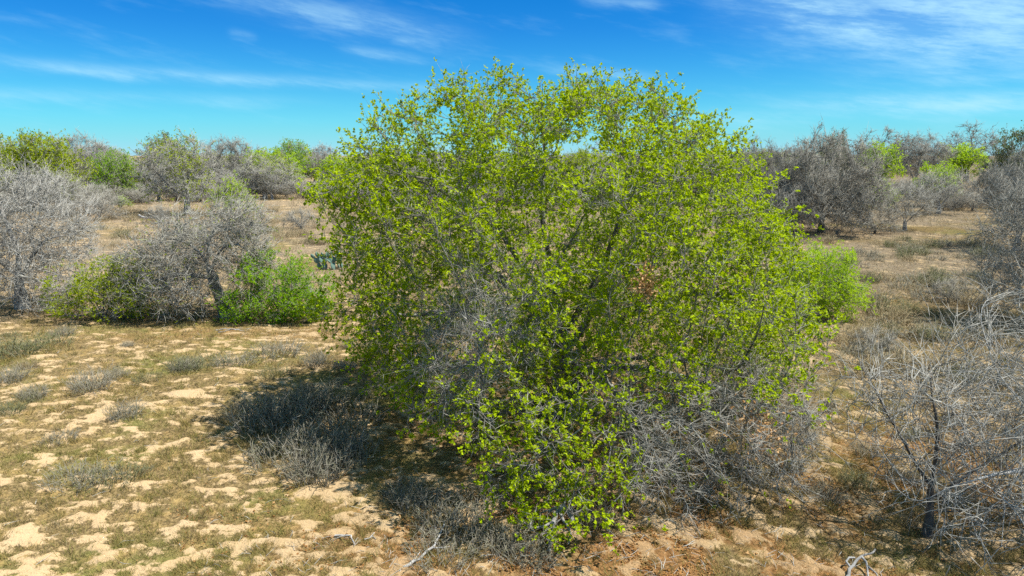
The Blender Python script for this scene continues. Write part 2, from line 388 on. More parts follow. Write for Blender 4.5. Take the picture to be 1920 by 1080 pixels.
def build_tree(attrs, seeds, rng, step=.25, kill=.32, r_tip=.008, r_root=.2, trop=(0, 0, 0), jit=.15, maxn=9000,
               mbark=None, mtwig=None, mleaf=None, twig_thr=.02, nA=2.0, lenA=.5, gA=-.05, spread=.9, rA=.005,
               nB=2, lenB=.22, rB=.003, leafL=.06, leafW=.04, rosette=6, leafprob=None, cull=None, limbs=True, flare=1.5,
               leafup=.5, dead=None, segA=4, along=0, minside=3, boost=None, hang=None):
    """a tree: seeded limbs, space colonised branches, two orders of twigs, leaves in rosettes at the twig ends"""
    pos, par, pid = grow(attrs, seeds, step, kill, rng, trop, jit, maxn=maxn)
    r, has = radii(par, r_tip, r_root)
    n = len(pos)
    # smooth the branch lines
    for _ in range(2):
        q = pos.copy(); ok = par >= 0; q[ok] = pos[ok]*.6 + pos[par[ok]]*.4
        ch = np.full(n, -1); best = np.zeros(n)
        for i in range(1, n):
            p = par[i]
            if p >= 0 and r[i] > best[p]: best[p] = r[i]; ch[p] = i
        ok2 = (ch >= 0) & (par >= 0); q[ok2] = pos[ok2]*.5 + (pos[par[ok2]]+pos[ch[ok2]])*.25
        q[par < 0] = pos[par < 0]; pos = q
    # main child -> chains
    main = ch; starts = [i for i in range(n) if par[i] < 0 or main[par[i]] != i or pid[par[i]] != pid[i]]
    mbs = {}
    for s in starts:
        idx = [s]; c = s
        while main[c] >= 0 and pid[main[c]] == pid[s]: c = main[c]; idx.append(c)
        p = pos[idx]; rr = r[idx].copy()
        if par[s] >= 0: p = np.concatenate([pos[par[s]][None], p]); rr = np.concatenate([[min(r[s]*1.15, r[par[s]])], rr])
        else:
            k = min(4, len(rr)); rr[:k] *= np.linspace(flare, 1.0, k)
        if len(p) < 2: continue
        if cull is not None and rr.max() < twig_thr*1.2:
            kp = cull(p)
            if not kp.all(): continue
        R_ = rr.max(); sides = 9 if R_ > .07 else 6 if R_ > .03 else 4 if R_ > .013 else minside
        key = pid[s] if limbs else 0
        chain_tube(mbs.setdefault(key, MB()), p, rr, sides, rng, .22 if R_ > .05 else .1)
    parts = []
    for k in sorted(mbs): parts.append(('trunk' if k == 0 else 'limb', mbs[k].mesh('trunk' if k == 0 else 'limb', mbark)))
    # twigs of the first order
    src = np.where((r < twig_thr) & (par >= 0))[0]
    cnt = rng.poisson(nA*np.ones(len(src)) if boost is None else nA*boost(pos[src])); src = np.repeat(src, cnt); N = len(src)
    f = rng.random((N, 1)); b0 = pos[par[src]]*(1-f)+pos[src]*f
    bd = norm(pos[src]-pos[par[src]])
    d = norm(bd*.7 + rng.normal(0, 1, (N, 3))*spread*.62 + np.array([0, 0, .12]))
    L = lenA*rng.uniform(.45, 1.35, N)
    pts = [b0]
    for k in range(segA-1):
        pts.append(pts[-1]+d*(L/(segA-1))[:, None]); d = norm(d + rng.normal(0, .33, (N, 3)) + np.array([0, 0, gA]))
    A = np.stack(pts, 1); dA = d
    if cull is not None:
        kp = cull(A[:, -1]) & cull(A[:, 1]); A = A[kp]; dA = dA[kp]; N = len(A)
    tw = MB(); tubes(tw, A, np.linspace(1, .5, segA)[None]*np.full((N, 1), rA)*rng.uniform(.7, 1.3, (N, 1)), 3)
    # second order
    M = int(N*nB); ia = rng.integers(0, N, M); ks = rng.integers(0, segA-1, M); f = rng.random((M, 1))
    b0 = A[ia, ks]*(1-f)+A[ia, ks+1]*f; bd = norm(A[ia, ks+1]-A[ia, ks])
    d = norm(bd*.8 + rng.normal(0, .6, (M, 3)) + np.array([0, 0, .1])); L = lenB*rng.uniform(.4, 1.4, M)
    d2 = d; p2 = b0+d*L[:, None]; p1 = (b0+p2)/2
    B = np.stack([b0, p1, p2], 1)
    tubes(tw, B[:, [0, 2]], np.array([[1.25, 0]])*np.full((M, 1), rB), 3)
    parts.append(('twigs', tw.mesh('twigs', mtwig)))
    if hang is not None:
        hs = np.where(hang[0](pos) & (par >= 0))[0]; hs = rng.choice(hs, hang[1]); H = len(hs); p0 = pos[hs]; d = norm(rng.normal(0, .75, (H, 3))+np.array([.1, -.25, -.25]))
        L = rng.uniform(.35, 1.1, H)*np.clip(p0[:, 2]/1.2, .35, 1.2); hp = [p0]
        for k in range(3): hp.append(hp[-1]+d*(L/3)[:, None]); d = norm(d+rng.normal(0, .3, (H, 3))+np.array([0, 0, -.25])); hp[-1][:, 2] = np.maximum(hp[-1][:, 2], .04)
        HA = np.stack(hp, 1); hm = MB(); tubes(hm, HA, np.array([[1, .8, .6, 0]])*rng.uniform(.003, .0065, (H, 1)), 3)
        i = rng.integers(0, H, H*4); k = rng.integers(1, 3, H*4); d = norm(norm(HA[i, k+1]-HA[i, k])+rng.normal(0, .7, (H*4, 3))); q0 = HA[i, k]
        tubes(hm, np.stack([q0, q0+d*rng.uniform(.1, .35, (H*4, 1))], 1), np.array([[1, 0]])*np.full((H*4, 1), .0042), 3)
        parts.append(('twigs', hm.mesh('hanging_twigs', hang[2])))
    if mleaf is not None:
        tips = np.concatenate([B[:, 2], A[:, -1]] + ([B[:, 1]] if along else [])); td = np.concatenate([d2, dA] + ([d2] if along else []))
        if leafprob is not None:
            kp = rng.random(len(tips)) < leafprob(tips); tips = tips[kp]; td = td[kp]
        T = len(tips); k = rosette; tp = np.repeat(tips, k, 0); tdd = np.repeat(td, k, 0); NL = len(tp)
        tp = tp - tdd*(rng.random((NL, 1))*.35*lenB)
        axd = norm(tdd*.45 + rng.normal(0, .75, (NL, 3)))
        nm = norm(rng.normal(0, 1, (NL, 3))*.75 + np.array([0, 0, leafup*1.4]))
        sz = rng.uniform(.65, 1.3, NL); tv = np.repeat(rng.random(T), k)
        lm = MB(); leaves(lm, tp, axd, nm, leafL*sz, leafW*sz, .3, np.clip(tv*.55+rng.random(NL)*.45, 0, 1))
        parts.append(('foliage', lm.mesh('foliage', mleaf, False)))
    if dead is not None:
        lm = MB()
        for (c, rad, cnt_) in dead:
            p = np.array(c)+rng.normal(0, 1, (cnt_, 3))*rad
            leaves(lm, p, rng.normal(0, 1, (cnt_, 3)), rng.normal(0, 1, (cnt_, 3)), rng.uniform(.05, .09, cnt_), rng.uniform(.035, .06, cnt_), .5)
        parts.append(('dead_leaves', lm.mesh('dead_leaves', M_deadleaf, False)))
    return parts
def blob_points(rng, blobs, n, shell=.45, zmin=.05, clump=.0, cs=1.0, seed=0):
    """attraction points in a union of ellipsoids (cx,cy,cz,rx,ry,rz), thinned by a 3-D noise"""
    out = []; vol = np.array([b[3]*b[4]*b[5] for b in blobs]); pr = vol/vol.sum()
    got = 0
    while got < n:
        k = rng.choice(len(blobs), size=4000, p=pr); b = np.array(blobs)[k]
        v = norm(rng.normal(0, 1, (4000, 3))); s = (shell**3+rng.random(4000)*(1-shell**3))**(1/3)
        bump = .66+.62*vn3(v*2.3+b[:, :3]*.7+50, seed)
        p = b[:, :3]+v*(s*bump)[:, None]*b[:, 3:6]
        ok = p[:, 2] > zmin
        if clump: ok &= vn3(p/cs+80, seed+5) > clump
        p = p[ok]; out.append(p); got += len(p)
    return np.concatenate(out)[:n]

# ------------------------------------------------------------------ ground sheet
def build_ground():
    k = .0078
    fine = np.arange(-R(47), R(47), k); coarse = np.linspace(R(47), 2*np.pi-R(47), 60)
    th = np.concatenate([fine, coarse]); th = th[:-1] if abs((th[-1]-th[0]) - 2*np.pi) < 1e-6 else th
    r = [4.5]
    while r[-1] < 420: r.append(r[-1]*(1+k))
    while r[-1] < 4500: r.append(r[-1]*1.08)
    r = np.array(r); nr, nt = len(r), len(th)
    X = r[:, None]*np.sin(th)[None]; Y = r[:, None]*np.cos(th)[None]
    x, y = X.ravel(), Y.ravel(); sand, lit, dry, green = zone(x, y); d = np.hypot(x, y)
    fade = np.clip(1.5-d/60, 0, 1)
    z = gz(x, y)*np.clip(1.2-d/900, 0, 1) + fade*(sand*.06*(.3+fbm2(x/.3, y/.3, 2, 77)) + .07*(fbm2(x/.35, y/.35, 3, 71)-.5)*(1-.4*sand))
    V = np.stack([x, y, z], 1)
    i = np.arange(nr-1)[:, None]*nt; j = np.arange(nt)[None]; j2 = (j+1) % nt
    Q = np.stack([i+j2, i+j, i+nt+j, i+nt+j2], -1).reshape(-1, 4)
    V = np.concatenate([V, [[0, 0, gzf(0, 0)]]]); T = [[len(V)-1, a, (a+1) % nt] for a in range(nt)]
    mb = MB(); mb.add(V, Q, np.array(T)[:, [0, 2, 1]]); me = mb.mesh('ground', M_ground)
    for nme, a in (('sand', sand), ('litter', lit), ('dry', dry), ('green', green)):
        at = me.attributes.new(nme, 'FLOAT', 'POINT'); at.data.foreach_set('value', np.append(a, 0).astype(np.float32))
    link('ground', me, None, 'structure')
build_ground()
print('ground', round(time.time()-T0, 1))

# ------------------------------------------------------------------ the big oak
rng = np.random.default_rng(11); np.random.seed(5)
ox, oy = OAK
def oak_points(n):
    az_t = np.radians([-180, -120, -90, -70, -57, -46, -36, -24, -18, -12, -5, 5, 20, 35, 55, 75, 100, 140, 180])
    zm_t = np.array([1.3, 1.2, .9, .8, .7, 1.5, .7, 2.2, .8, .1, .35, .7, .5, .45, .5, .8, .9, 1.2, 1.3])
    out = []; got = 0
    while got < n:
        N = 20000
        x = rng.uniform(-6.8, 6.8, N); y = rng.uniform(-6.6, 6.6, N); z = rng.uniform(0, 8.3, N)
        a = np.arctan2(x, -y)
        zt = [0, 1.8, 3, 4.3, 5.6, 6.45, 7.2, 7.6, 8.0]
        xl = np.interp(z, zt, [4.9, 5.2, 5.6, 5.8, 5.6, 5.0, 4.0, 2.8, 1.6])-.3
        xr = np.interp(z, zt, [5.7, 6.0, 5.3, 4.9, 4.5, 3.9, 2.5, 1.6, 1.0])-.3
        yr = np.interp(z, zt, [6.0, 5.8, 5.5, 5.0, 4.4, 3.7, 2.6, 1.9, 1.0])
        yr = yr*(1-.16*np.exp(-((a+.75)/.3)**2))
        dirv = np.stack([np.sin(a)*np.cos(z/6), np.cos(a)*np.cos(z/6), z/5], 1)
        lump = .62 + .50*vn3(dirv*3.4+20, 4) + .18*vn3(dirv*8+9, 6)
        s = np.hypot(np.where(x > 0, x/xr, x/xl), y/yr)/np.minimum(lump, 1.06)
        s = np.maximum(s, (z/7.7)**3)
        ok = (s < 1) & (z > np.interp(a, az_t, zm_t))
        pr = np.where(s > .72, 1, .25)
        pr = pr*sstep(vn3(np.stack([x, y, z], 1)/.95+60, 14), .22, .50)
        # the sky hole high in the crown and the notch between the two top lobes
        hole = ((x-.05)/.42)**2 + ((z-6.05)/.33)**2 < 1
        notch = (np.abs(x+.65) < .40) & (z > 7.15)
        ok &= ~hole & ~notch & (rng.random(N) < pr)
        p = np.stack([x, y, z], 1)[ok]; out.append(p); got += len(p)
    return np.concatenate(out)[:n]
A = oak_points(7600)
sk = rng.random((900, 3)); aa = R(8)+sk[:, 0]*R(54); rr_ = 3.2+2.3*np.sqrt(sk[:, 1]); A = np.concatenate([A, np.stack([np.sin(aa)*rr_, -np.cos(aa)*rr_, .15+1.9*sk[:, 2]], 1)])
seeds = [[(0, 0, -.1), (.05, .05, .6), (0, .1, 1.3), (-.1, .15, 2.2), (-.35, .2, 3.4), (-.6, .3, 4.8), (-.5, .2, 6.2)]]
for ang, h0, ln, rise in [(-75, 1.1, 3.8, 1.6), (-28, 1.3, 3.4, 1.5), (8, 1.0, 4.2, 1.0), (48, 1.2, 4.2, .7), (88, 1.3, 4.0, 1.7), (135, 1.5, 3.6, 1.8), (-140, 1.4, 3.6, 1.9)]:
    a = R(ang); dx, dy = math.sin(a), -math.cos(a); nx, ny = -dy, dx; q = random.Random(int(ang)+500).uniform(-.5, .5)
    seeds.append([(0, .08, h0), (dx*ln*.3+nx*q*.4, dy*ln*.3+ny*q*.4, h0+rise*.6), (dx*ln*.65+nx*q, dy*ln*.65+ny*q, h0+rise), (dx*ln+nx*q*.3, dy*ln+ny*q*.3, h0+rise*.95)])
seeds.append([(0, .08, .9), (1.0, -1.1, 1.6), (1.9, -2.5, 1.85), (3.1, -3.3, 1.65), (4.3, -3.6, 1.25)])
seeds.append([(-.05, .12, 1.9), (.6, .3, 3.0), (1.15, .2, 4.3), (1.3, .1, 5.6)])
seeds.append([(-.2, .15, 2.6), (-1.2, -.5, 3.8), (-1.9, -.8, 5.2)])
bare_spots = [((-2.4, -4.0, 3.5), 1.5, .97), ((-1.9, -4.0, 2.5), 1.2, .95), ((-1.9, -2.9, 3.0), 1.3, .9), ((2.6, -3.6, 3.3), .9, .6), ((1.2, -4.2, 4.2), .55, .7), ((2.2, -4.6, 2.4), .7, .5),
              ((.9, -3.2, 5.0), .6, .5), ((3.6, -3.9, 2.6), .7, .55)]
def oak_leafprob(p):
    a = np.degrees(np.arctan2(p[:, 0], -p[:, 1])); rho = np.hypot(p[:, 0], p[:, 1])
    k = .97*sstep(.6*vn3(p/.75+33, 9)+.4*vn3(p/.3+13, 19), .27, .45)
    for c, rad, am in bare_spots: k = k*(1-am*np.exp(-(np.linalg.norm(p-np.array(c), axis=1)/rad)**2))
    lowbare = sstep(a, 3, 10)*(1-sstep(a, 66, 80))*(1-sstep(p[:, 2] + .5*(vn3(p/.6, 3)-.5), 1.9, 2.4))
    k = k*(1-.97*lowbare)
    back = sstep(p[:, 1], 1.5, 3.5)*(1-sstep(p[:, 2], 4.6, 5.4))
    return k*(1-.25*back)
def oak_boost(p):
    a = np.degrees(np.arctan2(p[:, 0], -p[:, 1])); k = 1 + .2*sstep(a, 6, 14)*(1-sstep(a, 62, 74))*(1-sstep(p[:, 2], 1.9, 2.5))*sstep(np.hypot(p[:, 0], p[:, 1]), 2.5, 3.5)
    for c, rad, am in bare_spots[:3]: k = k + .9*np.exp(-(np.linalg.norm(p-np.array(c), axis=1)/rad)**2)
    return k
def oak_hang(p):
    a = np.degrees(np.arctan2(p[:, 0], -p[:, 1])); rho = np.hypot(p[:, 0], p[:, 1]); z = p[:, 2]
    return ((a > 6) & (a < 64) & (rho > 3.0) & (z < 2.2)) | ((np.linalg.norm(p-np.array([-2.3, -4.0, 3.0]), axis=1) < 1.2))
def oak_cull(p):
    return ~((((p[:, 0]-.05)/.40)**2 + ((p[:, 2]-6.05)/.30)**2 < 1) | ((np.abs(p[:, 0]+.65) < .25) & (p[:, 2] > 7.5) | (p[:, 2] > 7.85)) | (p[:, 2] < .03))
parts = build_tree(A, seeds, rng, step=.2, kill=.26, r_tip=.0075, r_root=.34, jit=.2, maxn=13000, mbark=M_oakbark, mtwig=M_oaktwig, mleaf=M_oakleaf,
                   twig_thr=.019, nA=1.6, lenA=.45, gA=-.07, spread=.95, rA=.0048, nB=4.5, lenB=.24, rB=.0032, boost=oak_boost, leafL=.054, leafW=.042, rosette=7,
                   leafprob=oak_leafprob, cull=oak_cull, leafup=1.15, hang=(oak_hang, 1200, M_greytwig),
                   dead=[((.95, -4.0, 4.0), .13, 160), ((1.0, -4.05, 3.8), .10, 110), ((2.75, -4.6, 1.65), .22, 170), ((3.0, -4.4, 1.3), .25, 120)])
place(parts, 'oak_tree', 'large round yellow-green oak with bare twigs low on its right side', 'tree', (ox, oy, gzf(ox, oy)))
print('oak', len(bpy.data.meshes), round(time.time()-T0, 1))

# ------------------------------------------------------------------ nearer trees and shrubs, each grown for its place
def tree_at(px, py): x, y = P(px, py); return (x, y, gzf(x, y))
def spec_tree(seed, blobs, npts, seeds, **kw):
    g = np.random.default_rng(seed); np.random.seed(seed)
    sh = kw.pop('shell', .4); cl = kw.pop('clump', .0); cs = kw.pop('cs', 1.0)
    return build_tree(blob_points(g, blobs, npts, sh, .08, cl, cs, seed), seeds, g, **kw)
bare = dict(mbark=M_palebark, mtwig=M_paletwig, step=.24, kill=.30, r_tip=.0065, twig_thr=.016, gA=-.10, spread=.95, rA=.009, nB=4.0, rB=.007, lenA=.8, lenB=.36, nA=2.4)

# left edge
p = spec_tree(21, [(0, 0, 3.4, 2.6, 2.6, 2.1), (.6, -.4, 1.9, 2.5, 2.2, 1.5), (-1, 0, 4.6, 1.8, 1.8, 1.1), (1.2, -.8, .9, 1.3, 1.2, .8)], 1900,
              [[(0, 0, -.1), (-.1, 0, 1.2), (.1, .1, 2.2), (-.3, 0, 3.6), (-.6, .1, 4.8)], [(-.05, 0, 1.0), (.8, -.2, 2.2), (1.5, -.3, 2.9), (2.0, -.3, 2.9)],
               [(-.05, 0, 1.3), (-.9, -.3, 2.4), (-1.5, -.4, 3.3)], [(0, 0, .7), (.6, -.7, 1.5), (1.1, -1.3, 1.5)]], r_root=.2, **bare)
place(p, 'bare_tree', 'bare silver-grey tree cut by the left edge of the photo, with a dense twig tangle', 'tree', tree_at(45, 582))

# the leaning tree on the left
LT = tree_at(418, 592)
b2 = dict(bare); b2.update(mtwig=M_greytwig, gA=-.22, mleaf=M_yellowgreen, leafL=.05, leafW=.03, rosette=5, nA=3.0, 
     leafprob=lambda q: .06 + .6*sstep(-q[:, 0], 1.0, 3.0)*(1-sstep(q[:, 2], 1.5, 2.6))*sstep(vn3(q/.6+3, 7), .3, .5))
p = spec_tree(22, [(-.6, 0, 2.9, 2.3, 2.0, 1.15), (-2.0, -.3, 1.9, 1.9, 1.7, 1.1), (.8, 0, 3.7, 1.2, 1.4, .9), (-2.9, -.2, 1.2, 1.3, 1.3, .8), (1.3, -.2, 2.5, .8, 1.0, 1.4), (-1.2, -1.1, 1.2, 1.6, 1.0, 1.0), (1.0, -.7, 1.5, .9, .8, 1.0)], 3300,
              [[(.15, 0, -.1), (-.05, 0, .8), (-.35, 0, 1.7), (-.45, 0, 2.4), (-.2, 0, 3.2), (.3, 0, 3.7)], [(-.3, 0, 1.5), (-1.1, -.2, 1.75), (-1.9, -.4, 1.6), (-2.9, -.4, 1.2)],
               [(-.4, 0, 2.1), (-1.1, .2, 2.9), (-2.0, .2, 3.0)], [(-.35, 0, 1.8), (.2, -.3, 2.6), (.8, -.5, 3.0), (1.3, -.5, 2.7)]], r_root=.2, trop=(0, 0, -.05), **b2)
place(p, 'leaning_tree', 'leaning grey tree with drooping twigs left of the oak, beside the bright green shrub', 'tree', LT)

def shrub(seed, blobs, npts, mleaf, stems, r_root=.06, **kw):
    d = dict(mbark=M_darkbark, mtwig=M_greytwig, mleaf=mleaf, step=.18, kill=.24, r_tip=.006, r_root=r_root, twig_thr=.016, nA=2.4, lenA=.38, gA=-.04,
             rA=.0045, nB=4.0, lenB=.2, rB=.003, leafL=.055, leafW=.034, rosette=7, shell=.35, limbs=False)
    d.update(kw); return spec_tree(seed, blobs, npts, stems, **d)
def stems(n, h, sp, seed):
    q = random.Random(seed); out = []
    for k in range(n):
        a = 2*math.pi*(k+q.random()*.7)/n; s = sp*q.uniform(.5, 1)
        out.append([(0.06*math.cos(a)*(k > 0), .06*math.sin(a)*(k > 0), -.05), (s*.3*math.cos(a), s*.3*math.sin(a), h*.45), (s*math.cos(a), s*math.sin(a), h)])
    return out
p = shrub(23, [(0, 0, 1.2, 1.7, 1.4, 1.25), (-1.0, -.2, .8, 1.2, 1.1, .8), (.9, -.3, .7, 1.1, 1, .7)], 1100, M_yellowgreen, stems(5, 1.2, .9, 1), nA=2.8, nB=2.4,
          leafprob=lambda q: .95*sstep(vn3(q/.55+5, 3), .36, .52), mtwig=M_paletwig)
place(p, 'leafy_shrub', 'low yellow-green shrub laced with pale bare twigs, left of the leaning tree', 'shrub', tree_at(195, 600))
p = shrub(24, [(0, 0, 1.3, 1.9, 1.5, 1.4), (1.0, 0, 1.0, 1.2, 1.2, 1.1), (-1.4, -.3, .8, 1.1, 1.0, .85)], 1300, M_bright, stems(6, 1.3, 1.0, 2), rosette=6, clump=.40, cs=.7, leafprob=lambda q: sstep(vn3(q/.5+15, 3), .2, .42))
place(p, 'green_shrub', 'dense bright green shrub between the leaning grey tree and the oak', 'shrub', tree_at(532, 598))
p = shrub(25, [(0, 0, 1.3, 1.7, 1.5, 1.4), (-.8, .2, 1.4, 1.0, 1.2, 1.0), (.8, -.2, 1.0, 1.0, 1.1, .9)], 1200, M_lime, stems(6, 1.4, .9, 3), rosette=6, leafL=.06, leafW=.026)
place(p, 'lime_shrub', 'feathery lime-green shrub peeping out behind the right flank of the oak', 'shrub', tree_at(1528, 600))
print('left', round(time.time()-T0, 1))

# right foreground: two bare pale trees
fr = dict(bare); fr.update(step=.2, kill=.25, r_tip=.005, twig_thr=.014, rA=.007, rB=.0048, lenA=.9, lenB=.38, nA=1.25, nB=2.6, gA=-.03)
x, y = P(1738, 1000)
p = spec_tree(31, [(.3, .2, 1.9, 1.7, 1.5, 1.1), (.9, .3, 1.0, 1.5, 1.2, .7), (-.3, .3, 2.2, 1.1, 1.2, .8)], 950,
              [[(0, 0, -.1), (.02, .02, .5), (-.02, .05, 1.0), (.05, .1, 1.8), (-.1, .2, 2.5)], [(0, 0, .6), (.5, .1, 1.0), (1.2, .1, 1.5), (1.8, .2, 1.9)], [(0, .03, .8), (-.4, .2, 1.5), (-.8, .3, 2.2)],
               [(0, 0, .4), (.6, -.3, .7), (1.2, -.5, .9)]], r_root=.06, shell=.2, **{**fr, 'mbark': M_darkbark})
place(p, 'bare_tree', 'small bare tree with a dark upright trunk and pale spreading twigs at the lower right', 'tree', (x, y, gzf(x, y)))
x, y = P(2030, 960)
p = spec_tree(32, [(-1.2, -.6, 1.9, 2.4, 2.2, 1.4), (-.2, .2, 3.0, 2.3, 2.2, 1.3), (-2.0, -1.2, .9, 1.9, 1.6, .8), (0, -1.6, 1.3, 1.7, 1.6, 1.2)], 1400,
              [[(0, 0, -.1), (-.1, 0, .7), (-.1, .1, 1.6), (.1, .1, 2.8)], [(0, 0, .5), (-.9, -.4, 1.0), (-2.0, -.9, 1.3), (-2.8, -1.3, 1.3)], [(0, 0, .8), (-.8, .1, 1.7), (-1.7, .1, 2.4)],
               [(0, 0, .4), (-.5, -1.0, .9), (-.9, -1.9, 1.1)], [(-.1, 0, 1.2), (-.9, -.5, 2.2), (-1.6, -.9, 2.9)]], r_root=.13, shell=.25, trop=(-.05, 0, 0), **{**fr, 'mbark': M_whitebark})
place(p, 'bare_tree', 'wide bare pale tree with long sweeping twigs reaching in from the lower right edge', 'tree', (x, y, gzf(x, y)))
x, y = P(1965, 612)
p = spec_tree(33, [(-.3, 0, 3.1, 2.7, 2.5, 2.1), (-.8, -.6, 1.7, 2.4, 2.2, 1.5), (.2, 0, 4.3, 2.0, 2.0, 1.1)], 2000,
              [[(0, 0, -.1), (0, 0, 1.0), (-.2, 0, 2.2), (0, 0, 3.8)], [(0, 0, .7), (-.9, -.3, 1.7), (-1.7, -.5, 2.3)], [(0, 0, 1.0), (.9, 0, 2.2), (1.5, 0, 3.2)], [(-.05, 0, 1.3), (-.8, .3, 2.9), (-1.2, .3, 4.0)]],
              r_root=.2, **{**bare, 'mtwig': M_greytwig})
place(p, 'bare_tree', 'tall dense grey bare tree cut by the right edge, standing past the nearest pale one', 'tree', (x, y, gzf(x, y)))
print('right', round(time.time()-T0, 1))

# ------------------------------------------------------------------ tree kinds for the middle distance and the tree line (mesh data shared)
far = dict(step=.36, kill=.45, r_tip=.010, twig_thr=.035, rA=.011, rB=.011, nA=3.6, nB=6.0, lenA=.8, lenB=.48, gA=-.08, spread=.95, limbs=False, segA=3)
def umbrella(seed, H, Rr, droop):
    q = random.Random(seed); b = [(0, 0, H*.66, Rr*.75, Rr*.75, H*.30)]
    for k in range(5):
        a = k*1.257+q.random(); b.append((math.cos(a)*Rr*.62, math.sin(a)*Rr*.62, H*q.uniform(.42, .62)-droop*H*.12, Rr*.42, Rr*.42, H*.26))
    if droop > .5:
        for k in range(4):
            a = k*1.57+q.random()*.8; b.append((math.cos(a)*Rr*.7, math.sin(a)*Rr*.7, H*.22, Rr*.38, Rr*.38, H*.22))
    return b
def ms(n, H, Rr, seed, lean=.25):
    q = random.Random(seed); out = [[(0, 0, -.15), (q.uniform(-.1, .1), 0, H*.16), (q.uniform(-.3, .3), q.uniform(-.3, .3), H*.4), (q.uniform(-.5, .5), q.uniform(-.5, .5), H*.62)]]
    for k in range(n):
        a = 2*math.pi*(k+.6*q.random())/n; s = Rr*q.uniform(.35, .6)
        out.append([(0, 0, H*q.uniform(.1, .22)), (s*.35*math.cos(a), s*.35*math.sin(a), H*q.uniform(.28, .36)), (s*math.cos(a), s*math.sin(a), H*q.uniform(.48, .62))])
    return out
KIND = {}
def kind(name, seed, H, Rr, droop, npts, nst, r_root, **kw):
    d = dict(far); d.update(kw); KIND[name] = spec_tree(seed, umbrella(seed, H, Rr, droop), npts, ms(nst, H, Rr, seed), r_root=r_root, **d)
kind('bare_round', 41, 6.2, 4.0, .3, 700, 4, .22, mbark=M_palebark, mtwig=M_greytwig)
kind('bare_wide', 42, 5.6, 4.6, .8, 800, 4, .22, mbark=M_darkbark, mtwig=M_dimtwig, gA=-.16)
kind('bare_open', 43, 7.6, 3.6, .0, 420, 4, .22, mbark=M_darkbark, mtwig=M_dimtwig, rA=.017, rB=.014, nA=1.8, nB=3.0, gA=.03)
kind('thicket', 44, 6.2, 4.8, 1.0, 1250, 5, .20, mbark=M_darkbark, mtwig=M_dimtwig, gA=-.2, nA=3.6)
kind('olive', 45, 6.0, 3.6, .5, 600, 4, .20, mbark=M_darkbark, mtwig=M_dimtwig, mleaf=M_olive, leafL=.16, leafW=.09, rosette=3, nA=2.4, leafprob=lambda q: .55+0*q[:, 0])
kind('half_leaf', 46, 5.8, 3.8, .4, 600, 4, .20, mbark=M_palebark, mtwig=M_greytwig, mleaf=M_yellowgreen, leafL=.13, leafW=.07, rosette=3, nA=2.4, leafprob=lambda q: .38*sstep(vn3(q/1.6+9, 2), .35, .65))
kind('yellow', 47, 6.0, 4.4, .5, 700, 4, .20, mbark=M_darkbark, mtwig=M_dimtwig, mleaf=M_yellowgreen, leafL=.15, leafW=.09, rosette=4, nA=2.4, leafprob=lambda q: .75*sstep(vn3(q/1.5+9, 2), .2, .5))
kind('green', 48, 4.6, 2.5, .2, 420, 4, .14, mbark=M_darkbark, mtwig=M_dimtwig, mleaf=M_lime, leafL=.14, leafW=.08, rosette=5, nA=2.4, leafprob=lambda q: .85*sstep(vn3(q/1.1+9, 2), .2, .45))
kind('green_round', 49, 6.0, 3.2, .5, 600, 4, .18, mbark=M_darkbark, mtwig=M_dimtwig, mleaf=M_bright, leafL=.15, leafW=.09, rosette=3, nA=2.4, leafprob=lambda q: .6*sstep(vn3(q/1.3+9, 2), .2, .5))
kind('small_bare', 50, 3.6, 2.3, .2, 330, 4, .11, mbark=M_palebark, mtwig=M_greytwig, nA=3.2, rA=.008, rB=.008)
kind('low_bush', 51, 2.0, 1.7, .9, 260, 5, .06, mbark=M_darkbark, mtwig=M_dimtwig, nA=3.0, rA=.007, rB=.007, lenA=.5)
kind('lime_bush', 52, 2.2, 1.6, .8, 260, 5, .06, mbark=M_darkbark, mtwig=M_dimtwig, mleaf=M_lime, leafL=.10, leafW=.05, rosette=4, nA=2.4, lenA=.45, leafprob=lambda q: .6+0*q[:, 0])
HW = {}
for kn, pr_ in KIND.items():
    me = next(m_ for n_, m_ in pr_ if n_ == 'twigs'); co = np.empty(len(me.vertices)*3, np.float32); me.vertices.foreach_get('co', co); co = co.reshape(-1, 3)
    HW[kn] = (float(np.percentile(co[:, 2], 98.5)), float(np.percentile(np.hypot(co[:, 0], co[:, 1]), 96))*2)
print('kinds', round(time.time()-T0, 1))
NAME = {'bare_round': 'bare_tree', 'bare_wide': 'bare_tree', 'bare_open': 'bare_tree', 'thicket': 'bare_tree', 'olive': 'olive_green_tree', 'half_leaf': 'half_leafy_tree', 'yellow': 'yellow_green_tree',
        'green': 'green_tree', 'green_round': 'green_tree', 'small_bare': 'bare_tree', 'low_bush': 'bare_bush', 'lime_bush': 'green_bush'}
OCC = []
def put(k, px, base, top, wid, label, rot=0, group=None, cat=None):
    """place a kind so that its foot is at pixel (px, base), its top reaches row top and it is wid pixels wide"""
    x, y = P(px, base); dist = math.hypot(x, y)
    ang = math.atan((540-top)/FPX) - PITCH; H = CAM_H + y*math.tan(ang)
    # depth along the view axis at the crown
    depth = y*math.cos(PITCH) + (CAM_H-H*.5)*math.sin(PITCH)
    W = wid*depth/FPX; h0, w0 = HW[k]
    OCC.append((x, y, W*.45, px, wid))
    return place(KIND[k], NAME[k], label, cat or ('shrub' if 'bush' in k else 'tree'), (x, y, gzf(x, y)), R(rot), (W/w0, W/w0, H/h0), group)
